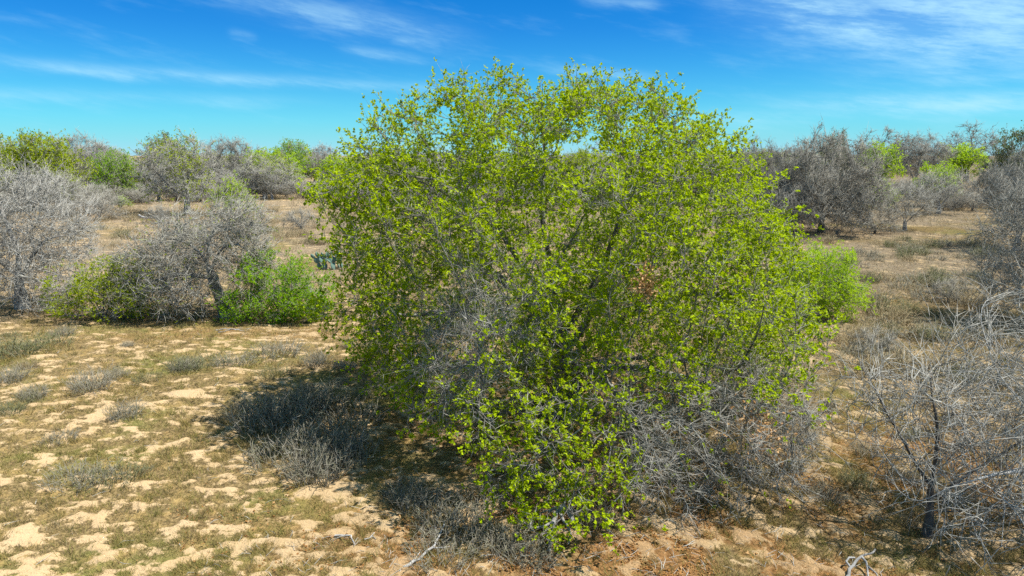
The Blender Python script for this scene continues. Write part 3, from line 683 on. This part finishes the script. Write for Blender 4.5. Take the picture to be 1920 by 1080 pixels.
# left half
put('half_leaf', 352, 402, 262, 175, 'grey tree with several crooked trunks and sparse green leaves behind the leaning tree', 10)
put('lime_bush', 437, 404, 338, 80, 'bright green bush showing above the crown of the leaning tree', 0)
put('yellow', 85, 392, 260, 160, 'broad yellow-green tree at the far left beyond the silver-grey tree', 40)
put('green_round', 218, 380, 286, 85, 'leafy green tree at the wood edge, between the yellow-green tree and the crooked grey tree', 70)
put('bare_round', 172, 368, 260, 120, 'rounded bare grey tree behind the gap between the yellow-green tree and the leafy green one', 20)
put('bare_wide', 440, 362, 266, 120, 'dark-trunked bare tree right behind the bright green bush', 130)
put('half_leaf', 497, 371, 292, 135, 'spreading grey-green tree with a short forked trunk at the clearing edge left of the oak', 200)
put('green', 512, 362, 286, 105, 'lime-green tree directly behind the spreading grey-green tree', 15)
put('green_round', 549, 352, 268, 85, 'round-topped dark green tree just left of the oak in the far wood edge', 100)
put('olive', 315, 352, 260, 90, 'olive-dark tree whose top rises behind the crooked grey tree', 60)
put('small_bare', 118, 405, 325, 110, 'small bare tree with a dark forked trunk behind the left edge tree', 30)
put('lime_bush', 228, 388, 368, 34, 'small round green bush at the edge of the left clearing', 20)
put('low_bush', 190, 392, 366, 60, 'low grey bare bush beside the small round green one', 50)
put('low_bush', 300, 420, 385, 50, 'dark low bush at the foot of the crooked grey tree', 90)
put('bare_round', 600, 348, 278, 95, 'bare grey tree touching the left outline of the oak', 150)
put('green', 632, 356, 296, 70, 'yellowish green tree half hidden behind the left edge of the oak', 250)
put('half_leaf', -30, 380, 258, 170, 'grey-green tree at the very left margin, behind the silver-grey tree', 250)
# right half
put('thicket', 1540, 437, 262, 230, 'large dense dark-grey bare thicket tree right of the oak', 0)
put('bare_wide', 1452, 425, 285, 120, 'bare bushy grey tree squeezed between the oak and the dense thicket', 80)
put('small_bare', 1697, 432, 348, 112, 'small round bare tree with a thin pale trunk in the right clearing', 0)
put('low_bush', 1640, 438, 385, 100, 'tangled low grey bush between the thicket and the thin pale trunk', 60)
put('green', 1640, 358, 276, 82, 'green-leaved tree with a short dark trunk behind the dense thicket', 120)
put('bare_round', 1714, 352, 256, 125, 'bare tree with a dark Y-shaped trunk between two green trees on the right', 210)
put('green', 1797, 345, 276, 84, 'rich green rounded tree beneath the tall open bare crown on the right', 300)
put('green', 1757, 387, 312, 72, 'small bright lime tree on a thin trunk in front of the Y-trunked bare tree', 30)
put('bare_open', 1812, 340, 234, 105, 'tall open bare tree standing highest against the sky on the right', 0)
put('bare_open', 1648, 342, 244, 120, 'fan-shaped bare crown against the sky behind the dense thicket', 100)
put('bare_round', 1905, 468, 288, 160, 'broad grey bare tree behind the dense right-edge tree', 45)
put('olive', 1902, 372, 246, 110, 'olive-tinged tree at the far right margin of the wood edge', 10)
put('olive', 1560, 366, 258, 60, 'thin olive-green treetop showing over the left part of the thicket', 75)
put('low_bush', 1778, 572, 528, 80, 'dark low bush in the shade of the right edge trees', 10)
put('low_bush', 1640, 664, 618, 90, 'thin grey bush just right of the oak and below the lime shrub', 130)
put('low_bush', 565, 428, 392, 70, 'whitish bare brush heap in the dry grass left of the oak', 0)
print('placed', round(time.time()-T0, 1))

# the wood that closes the view
rr = random.Random(77); n = 0
LBL = {'bare_round': 'rounded bare grey tree of the distant wood edge', 'bare_wide': 'wide dark bare tree of the distant wood edge', 'bare_open': 'tall thin bare tree rising from the distant wood edge',
       'olive': 'dull olive tree of the distant wood edge', 'half_leaf': 'half bare grey-green tree of the distant wood edge', 'green_round': 'dark green tree of the distant wood edge', 'yellow': 'yellow-green spreading tree of the distant wood edge',
       'low_bush': 'low bare bush in front of the distant wood edge'}
pl = []
tries = 0
while n < 290 and tries < 20000:
    tries += 1
    d = rr.uniform(86, 165); a = R(rr.uniform(-44, 44)); x, y = d*math.sin(a), d*math.cos(a)
    if any((x-q[0])**2+(y-q[1])**2 < (q[2]+1.2)**2 for q in OCC) or any((x-q[0])**2+(y-q[1])**2 < 3.1**2 for q in pl): continue
    pxx = 960+FPX*x/y
    if d < 112 and 470 < pxx < 640: continue
    if any(abs(pxx-q[3]) < q[4]*.5+14 and d < math.hypot(q[0], q[1])+4 for q in OCC): continue
    k = rr.choices(['bare_round', 'bare_wide', 'bare_open', 'olive', 'half_leaf', 'green_round', 'yellow'], [34, 22, 6, 14, 16, 6, 4])[0]
    s = rr.uniform(.74, 1.16)*(1.1 if pxx > 1400 else 1.0)
    place(KIND[k], NAME[k], LBL[k], 'shrub' if 'bush' in k else 'tree', (x, y, gzf(x, y)*.9), rr.uniform(0, 6.28), (s*rr.uniform(.9, 1.15), s*rr.uniform(.9, 1.15), s), 'distant wood edge, ' + k.replace('_', ' ') + ' trees')
    pl.append((x, y)); n += 1
q = 0
while q < 200:
    d = rr.uniform(74, 122) if q < 120 else rr.uniform(97, 125); a = R(rr.uniform(-42, 42) if q < 120 else rr.uniform(-42, -12)); x, y = d*math.sin(a), d*math.cos(a); pxx = 960+FPX*x/y
    if (d < 96 and 200 < pxx < 640) or (d < 78 and pxx > 1600) or any((x-p_[0])**2+(y-p_[1])**2 < 4 for p_ in pl): continue
    k = rr.choices(['low_bush', 'lime_bush', 'small_bare'], [8, 1, 1])[0]; s = rr.uniform(.8, 1.5)
    place(KIND[k], NAME[k], {'low_bush': 'low bare bush in front of the distant wood edge', 'lime_bush': 'small leafy green bush in front of the distant wood edge', 'small_bare': 'small grey bare tree in front of the distant wood edge'}[k],
          'tree' if k == 'small_bare' else 'shrub', (x, y, gzf(x, y)), rr.uniform(0, 6.28), (s*1.2, s*1.2, s), 'undergrowth of the wood edge, ' + k.replace('_', ' ')); pl.append((x, y)); q += 1
print('wood', n, round(time.time()-T0, 1))

# ------------------------------------------------------------------ prickly pear behind the oak's left edge
def cactus():
    x0, y0 = P(622, 506); t = thing('prickly_pear', 'blue-green prickly pear cactus behind the bright green shrub, at the left edge of the oak', 'cactus', (x0, y0, gzf(x0, y0)))
    q = random.Random(4); an = np.linspace(0, 2*np.pi, 12, endpoint=False)
    def pad(c, h, wd, ry, rx):
        mb = MB(); rows = []
        for k, (tt, th) in enumerate([(-.10, .25), (.0, .9), (.05, 1.0), (.10, .9), (.2, .25)]): pass
        V = []; us = np.linspace(0, 1, 8)
        for u in us:
            wv = max(math.sin(math.pi*min(max(u*.94+.04, 0), 1))**.6, .12)*wd/2; V.append(np.stack([np.cos(an)*wv, np.sin(an)*.05*max(wv/wd*2, .4), np.full(12, u*h)], 1))
        V = np.concatenate(V); Q = [[k*12+i, k*12+(i+1) % 12, (k+1)*12+(i+1) % 12, (k+1)*12+i] for k in range(7) for i in range(12)]
        V = np.concatenate([V, [[0, 0, h*1.02]]]); T = [[84+i, 84+(i+1) % 12, 96] for i in range(12)]
        cz, sz = math.cos(ry), math.sin(ry); V = V @ np.array([[cz, sz, 0], [-sz, cz, 0], [0, 0, 1]])
        ca, sa = math.cos(rx), math.sin(rx); V = V @ np.array([[ca, 0, -sa], [0, 1, 0], [sa, 0, ca]])
        mb.add(V + np.array(c), Q, T, a=np.full(97, q.random())); link('pad', mb.mesh('pad', M_cactus), t)
    for k in range(9):
        bx, by = q.uniform(-.6, .6), q.uniform(-.3, .3); rx = q.uniform(-.4, .4); h = q.uniform(.35, .48)
        pad((bx, by, 0), h, .28, q.uniform(0, 3), rx)
        for m in range(2):
            rx2 = rx+q.uniform(-.6, .6); tx, tz = bx+math.sin(rx)*h*.92, math.cos(rx)*h*.92
            pad((tx, by, tz), .36, .25, q.uniform(0, 3), rx2)
            if q.random() < .6: pad((tx+math.sin(rx2)*.33, by, tz+math.cos(rx2)*.33), .3, .21, q.uniform(0, 3), rx2+q.uniform(-.5, .5))
cactus()

# ------------------------------------------------------------------ fallen wood
def fallen(px, py, label, polys, mat=M_wood, name='fallen_branch', rot=0):
    x0, y0 = P(px, py); t = MB(); g = np.random.default_rng(int(px*7+py))
    ca, sa = math.cos(rot), math.sin(rot)
    for poly, r0, r1 in polys:
        q = resample(poly, .09); q = np.stack([q[:, 0]*ca-q[:, 1]*sa, q[:, 0]*sa+q[:, 1]*ca, q[:, 2]], 1)
        q[1:] += g.normal(0, .012, (len(q)-1, 3)); chain_tube(t, q, np.linspace(r0, r1, len(q)), 7 if r0 > .02 else 5, g, .25)
    o = link(name, t.mesh(name, mat)); o.location = (x0, y0, gzf(x0, y0)); return tag(o, label, 'fallen wood')
fallen(1600, 1062, 'white bleached forked branch lying at the bottom edge, left of the small bare tree', [
    ([(-.35, -.5, .03), (-.12, -.15, .12), (.05, .0, .20), (.25, .03, .22), (.42, .22, .18)], .028, .012), ([(-.12, -.15, .12), (-.15, .0, .16), (.05, .0, .2)], .018, .014),
    ([(.1, 0, .2), (.12, -.2, .12), (.0, -.42, .05)], .018, .008), ([(.12, -.12, .14), (.2, -.3, .10), (.17, -.5, .04)], .015, .006)])
fallen(1040, 1010, 'weathered stump root with long twisted grey prongs under the front tip of the oak', [
    ([(.16, .35, .28), (.06, .2, .30), (-.02, .02, .22), (-.08, -.28, .10), (-.1, -.55, .03)], .05, .022), ([(.16, .33, .28), (.26, .3, .2), (.3, .2, .05)], .045, .03),
    ([(.08, .2, .3), (.14, -.05, .28), (.22, -.25, .2), (.2, -.5, .05)], .03, .012), ([(-.02, .02, .2), (-.25, -.05, .12), (-.55, .12, .05)], .026, .010),
    ([(.1, .28, .3), (-.1, .38, .2), (-.3, .42, .06)], .03, .010), ([(.2, .33, .25), (.4, .45, .15), (.55, .42, .03)], .03, .01), ([(.1, .22, .3), (.2, .32, .42), (.24, .3, .5)], .025, .008)])
fallen(790, 1062, 'straight pale dead limb pointing to the bottom edge beneath the oak', [([(-.22, -.25, .03), (.0, .0, .06), (.17, .15, .10), (.23, .45, .14), (.3, .8, .2)], .026, .008), ([(.17, .15, .1), (.3, .16, .1), (.42, .25, .05)], .012, .005), ([(.23, .45, .14), (.13, .6, .16), (.1, .8, .08)], .010, .004)])
fallen(655, 1035, 'curved grey stick in the short grass at the lower left of the oak shade', [([(-.28, .25, .03), (-.08, .22, .06), (.04, .1, .08), (.1, -.06, .03)], .018, .009), ([(-.08, .22, .06), (-.2, .12, .05), (-.35, .1, .03)], .008, .004)])
fallen(697, 1022, 'short upright forked stick beside the curved grey stick', [([(-.1, -.05, .03), (.02, .0, .05), (.06, .12, .1)], .014, .007), ([(.02, 0, .05), (.1, -.05, .03)], .01, .005)])
fallen(675, 838, 'thin pale branch in the dark shade left of the oak', [([(-.35, .1, .05), (-.1, .1, .16), (.08, .02, .18), (.25, -.1, .06)], .022, .008), ([(.0, .06, .17), (.06, .2, .25), (.02, .35, .2)], .014, .005), ([(.08, .02, .18), (.0, -.2, .08)], .012, .004)])
fallen(268, 410, 'pale fallen log in the grass of the far left clearing', [([(-.6, .5, .35), (0, 0, .18), (.8, -.3, .15), (2.6, -.2, .16)], .10, .07), ([(1.2, -.3, .15), (1.6, .4, .4)], .05, .03)], name='fallen_log')
fallen(430, 622, 'bundle of thin dead sticks on the bare soil below the leaning tree', [([(-.5, .1, .04), (0, .05, .10), (.6, -.05, .05)], .02, .008), ([(-.3, -.2, .03), (.1, .1, .09), (.4, .35, .04)], .015, .006), ([(-.1, .25, .04), (.2, 0, .1), (.7, .25, .05)], .014, .006)])
fallen(1618, 690, 'dark bent broken branch beside the thin grey bush', [([(-.25, -.4, .0), (-.1, -.1, .3), (.15, .0, .42), (.4, .0, .30)], .035, .012), ([(.1, 0, .42), (.3, -.15, .35)], .018, .006)], M_darkbark)

# ------------------------------------------------------------------ weed clumps
def clump(seed, n, h, rad, mat, bend=.5, rw=.004, side=2):
    g = np.random.default_rng(seed); np.random.seed(seed); mb = MB()
    a = g.random(n)*6.283; rr_ = np.sqrt(g.random(n))*rad*.75; b = np.stack([np.cos(a)*rr_, np.sin(a)*rr_*.9, np.full(n, -.03)], 1)
    d = norm(np.stack([np.cos(a)*rr_/rad*bend, np.sin(a)*rr_/rad*bend, np.ones(n)], 1)+g.normal(0, .28, (n, 3)))
    L = h*g.uniform(.5, 1.15, n)*(1-.35*(rr_/rad)**2); pts = [b]
    for k in range(3):
        pts.append(pts[-1]+d*(L/3)[:, None]); d = norm(d+g.normal(0, .25, (n, 3))+np.array([0, 0, -.07]))
    A = np.stack(pts, 1); tubes(mb, A, np.array([[1, .9, .7, .4]])*np.full((n, 1), rw), 3)
    M = n*side; i = g.integers(0, n, M); k = g.integers(1, 3, M); f = g.random((M, 1)); p0 = A[i, k]*(1-f)+A[i, k+1]*f
    d = norm(norm(A[i, k+1]-A[i, k])*.8+g.normal(0, .55, (M, 3))); L = h*.32*g.uniform(.5, 1.3, M); p1 = p0+d*(L*.5)[:, None]; p2 = p1+norm(d+g.normal(0, .4, (M, 3)))*(L*.5)[:, None]
    tubes(mb, np.stack([p0, p1, p2], 1), np.array([[.8, .7, .3]])*np.full((M, 1), rw), 3)
    return mb.mesh('weed_clump', mat)
CL = [clump(61, 170, .42, .42, M_weed), clump(62, 150, .34, .5, M_weed, .8), clump(63, 160, .38, .40, M_weedgreen), clump(64, 140, .5, .36, M_weed, .4), clump(65, 150, .30, .55, M_weedgreen, .9),
      clump(66, 190, .45, .4, M_dry, .7, .0035, 1)]
FCL = [clump(71, 80, .6, .6, M_dry, .8, .008, 2), clump(72, 80, .5, .7, M_weed, .9, .008, 2), clump(73, 80, .7, .55, M_weedgreen, .6, .008, 2), clump(74, 90, .55, .8, M_dry, 1.0, .008, 1)]
def weed(px, py, k, s, label, group=None, far_=False, rot=None):
    x, y = P(px, py); o = link('weed_clump', (FCL if far_ else CL)[k]); o.location = (x, y, gzf(x, y)); o.rotation_euler = (0, 0, (px*7+py*3) % 6.28 if rot is None else rot)
    s *= 1.0 if far_ else 1.3; o.scale = (s*1.15, s, s); return tag(o, label, 'weed clump', group)
for a in [(172, 735, 0, 1.15, 'rounded grey-brown weed clump standing alone in the left foreground, above the flat grey one'), (238, 790, 3, .8, 'grey stalky weed clump just below and right of the rounded grey-brown one'),
          (345, 700, 2, 1.0, 'greenish weed clump in the row of clumps below the leaning tree, its left member'), (400, 690, 4, 1.0, 'flat greenish weed clump in the middle of the row below the leaning tree'),
          (440, 690, 1, .9, 'greyish weed clump between the flat greenish one and the long grey row on its right'), (520, 672, 1, 1.3, 'broad grey weed clump below the bright green shrub'),
          (590, 690, 3, .9, 'small grey weed clump close to the left skirt of the oak'), (150, 905, 1, 1.0, 'flat silvery weed clump on the sand in the left foreground, the left of two'),
          (215, 900, 4, .95, 'flat silvery-green weed clump on the sand in the left foreground, the right of two'), (115, 830, 1, .6, 'small flat grey weed clump near the left edge, between the silvery and the rounded one'),
          (425, 790, 5, .55, 'small tawny grass clump on the sand in the left middle'), (455, 770, 3, .55, 'small grey weed clump left of the shaded brush'),
          (20, 780, 2, .7, 'greenish weed clump at the left photo edge'), (30, 668, 2, 1.4, 'tall greenish weed clump at the left edge below the silver-grey tree'), (90, 650, 4, 1.3, 'wide greenish weed clump beside the shade of the yellow-green shrub'),
          (20, 720, 0, .9, 'grey-brown weed clump at the left edge between two greenish ones')]:
    weed(*a)
for a in [(505, 800, 0, 1.6), (560, 790, 3, 1.6), (540, 860, 1, 1.5), (600, 850, 0, 1.5), (590, 905, 3, 1.2), (650, 800, 1, 1.5), (655, 870, 3, 1.3), (480, 775, 2, .9), (610, 770, 3, 1.3)]:
    weed(*a, 'grey twiggy weed clump in the dark brush patch at the left shade of the oak', 'weed clumps in the shaded brush patch')
for a in [(790, 965, 3, .9), (850, 1005, 0, 1.0), (895, 965, 1, 1.0), (930, 1040, 3, .9), (830, 1060, 1, .9), (760, 935, 1, .7), (990, 1060, 0, .8), (1110, 985, 3, .8)]:
    weed(*a, 'grey twiggy weed clump in the shade below the front tip of the oak', 'weed clumps under the oak front')
g = random.Random(9); q = 0
while q < 120:
    px, py = g.uniform(1470, 1860), 450+(g.random()**1.3)*270
    if px < 1600 and py > 560: continue
    k = g.choices([0, 1, 2, 3], [2, 4, 3, 1])[0]; weed(px, py, k, g.uniform(.7, 1.25), 'grey-brown weed clump among many on the slope right of the oak', 'weed clumps right of the oak', True); q += 1
q = 0
while q < 90:
    px, py = g.uniform(130, 640), 392+(g.random()**1.2)*70
    weed(px, py, g.choices([0, 1, 2, 3], [5, 2, 1, 4])[0], g.uniform(.8, 1.4), 'tawny dry grass clump in the clearing behind the leaning tree', 'dry grass clumps in the left clearing', True); q += 1
for k in range(26):
    px, py = g.uniform(0, 700), g.uniform(600, 760)
    if 120 < px < 640 and py < 650: continue
    weed(px, py, g.randrange(6), g.uniform(.4, .8), 'low straggly weed tuft scattered on the sandy ground left of the oak', 'scattered weed tufts left')
for k in range(22):
    px, py = g.uniform(1480, 1900), g.uniform(720, 1000)
    weed(px, py, g.randrange(6), g.uniform(.35, .7), 'low straggly weed tuft on the brown ground right of the oak', 'scattered weed tufts right')
print('weeds', round(time.time()-T0, 1))

# ------------------------------------------------------------------ short grass, dry grass, litter
def scatter(n, r0, r1, fov, g):
    r = r0*(r1/r0)**g.random(n); a = R(fov)*(g.random(n)*2-1); return r*np.sin(a), r*np.cos(a), r
def blades(mb, x, y, L, Wd, g, flat=.6, var=None):
    N = len(x); z = gz(x, y); a = g.random(N)*6.283
    d = norm(np.stack([np.cos(a)*flat, np.sin(a)*flat, np.ones(N)], 1) + g.normal(0, .25, (N, 3))); s = norm(np.cross(d, g.normal(0, 1, (N, 3))))
    b = np.stack([x, y, z], 1)
    V = np.stack([b-s*Wd[:, None]*.5, b+s*Wd[:, None]*.5, b+d*L[:, None]], 1)
    mb.add(V, t=np.arange(N*3).reshape(-1, 3), a=np.repeat(g.random(N) if var is None else var, 3))
g = np.random.default_rng(5)
x, y, r = scatter(520000, 7.5, 40, 46, g); sand, lit, dry, green = zone(x, y)
tuft = sstep(fbm2(x/.22, y/.22, 2, 91), .40, .62)
keep = (g.random(len(x)) < (1-.85*sand)*(.15+.85*tuft)*(1-.75*lit)*(.45+.55*green)); x, y, r, gr = x[keep], y[keep], r[keep], green[keep]
mb = MB(); N = len(x); L = g.uniform(.045, .15, N)*(1+r/40); blades(mb, x, y, L, g.uniform(.004, .009, N)*(.6+r/18), g, .9, np.clip(g.random(N)*.75+.25*(1-gr), 0, 1))
tx, ty, tr_ = scatter(15000, 7.5, 30, 46, g); sand, lit, dry, green = zone(tx, ty); k_ = g.random(len(tx)) < (1-.9*sand)*(.25+.75*sstep(fbm2(tx/1.3, ty/1.3, 3, 93), .4, .6)); tx, ty, tr_ = tx[k_], ty[k_], tr_[k_]
nb = 20; bx = np.repeat(tx, nb)+g.normal(0, .07, len(tx)*nb); by = np.repeat(ty, nb)+g.normal(0, .06, len(tx)*nb); hb = np.repeat(g.uniform(.06, .24, len(tx)), nb); vb = np.repeat(g.random(len(tx)), nb)
blades(mb, bx, by, hb*g.uniform(.5, 1.2, len(bx)), g.uniform(.004, .009, len(bx))*(.6+np.repeat(tr_, nb)/18), g, .7, np.clip(vb*.8+.2*g.random(len(bx)), 0, 1)); print('tuft blades', len(bx))
tag(link('short_grass', mb.mesh('short_grass', M_grass, False)), 'short patchy green and straw grass on the sandy ground', 'grass', kind='stuff'); print('grass tris', N)
x, y, r = scatter(300000, 20, 160, 46, g); sand, lit, dry, green = zone(x, y)
keep = (g.random(len(x)) < (1-.8*sand)*(.15+.85*dry)*sstep(fbm2(x/1.2, y/1.2, 3, 95), .3, .6)); x, y, r = x[keep], y[keep], r[keep]
mb = MB(); N = len(x); L = g.uniform(.12, .40, N)*np.clip(r/45, .6, 1.3); blades(mb, x, y, L, g.uniform(.008, .018, N)*np.clip(r/28, .6, 4), g, .7)
tag(link('dry_grass', mb.mesh('dry_grass', M_dry, False)), 'pale dry standing grass across the clearings', 'grass', kind='stuff'); print('dry tris', N)
x, y, r = scatter(150000, 7.5, 22, 46, g); sand, lit, dry, green = zone(x, y)
keep = g.random(len(x)) < lit*sstep(fbm2(x/.45, y/.45, 3, 97), .42, .66); x, y = x[keep], y[keep]; N = len(x)
mb = MB(); z = gz(x, y)+.015+.02*g.random(N); leaves(mb, np.stack([x, y, z], 1), g.normal(0, 1, (N, 3))*np.array([1, 1, .35]), norm(g.normal(0, .5, (N, 3))+np.array([0, 0, 1])), g.uniform(.025, .08, N), g.uniform(.02, .045, N), .25)
tag(link('leaf_litter', mb.mesh('leaf_litter', M_litter, False)), 'orange-brown fallen leaves under and beside the oak', 'leaf litter', kind='stuff'); print('litter', N)
x, y, r = scatter(14000, 7.5, 26, 46, g); sand, lit, dry, green = zone(x, y); keep = g.random(len(x)) < .04+.45*lit; x, y = x[keep], y[keep]; N = len(x)
a = g.random(N)*6.283; L = g.uniform(.08, .35, N); z = gz(x, y)+.02
p0 = np.stack([x, y, z], 1); p1 = p0+np.stack([np.cos(a)*L*.5, np.sin(a)*L*.5, .03+.04*g.random(N)], 1); p2 = p1+np.stack([np.cos(a+.4)*L*.5, np.sin(a+.4)*L*.5, g.normal(0, .02, N)], 1)
mb = MB(); tubes(mb, np.stack([p0, p1, p2], 1), np.array([[1, .8, .5]])*g.uniform(.003, .006, (N, 1)), 3)
tag(link('fallen_twigs', mb.mesh('fallen_twigs', M_paletwig)), 'small pale fallen twigs strewn over the ground', 'twigs', kind='stuff')
tt = 0
for me in bpy.data.meshes: tt += len(me.loops) - 2*len(me.polygons)
print('TOTAL TRIS', tt, 'objects', len(bpy.data.objects), round(time.time()-T0, 1))
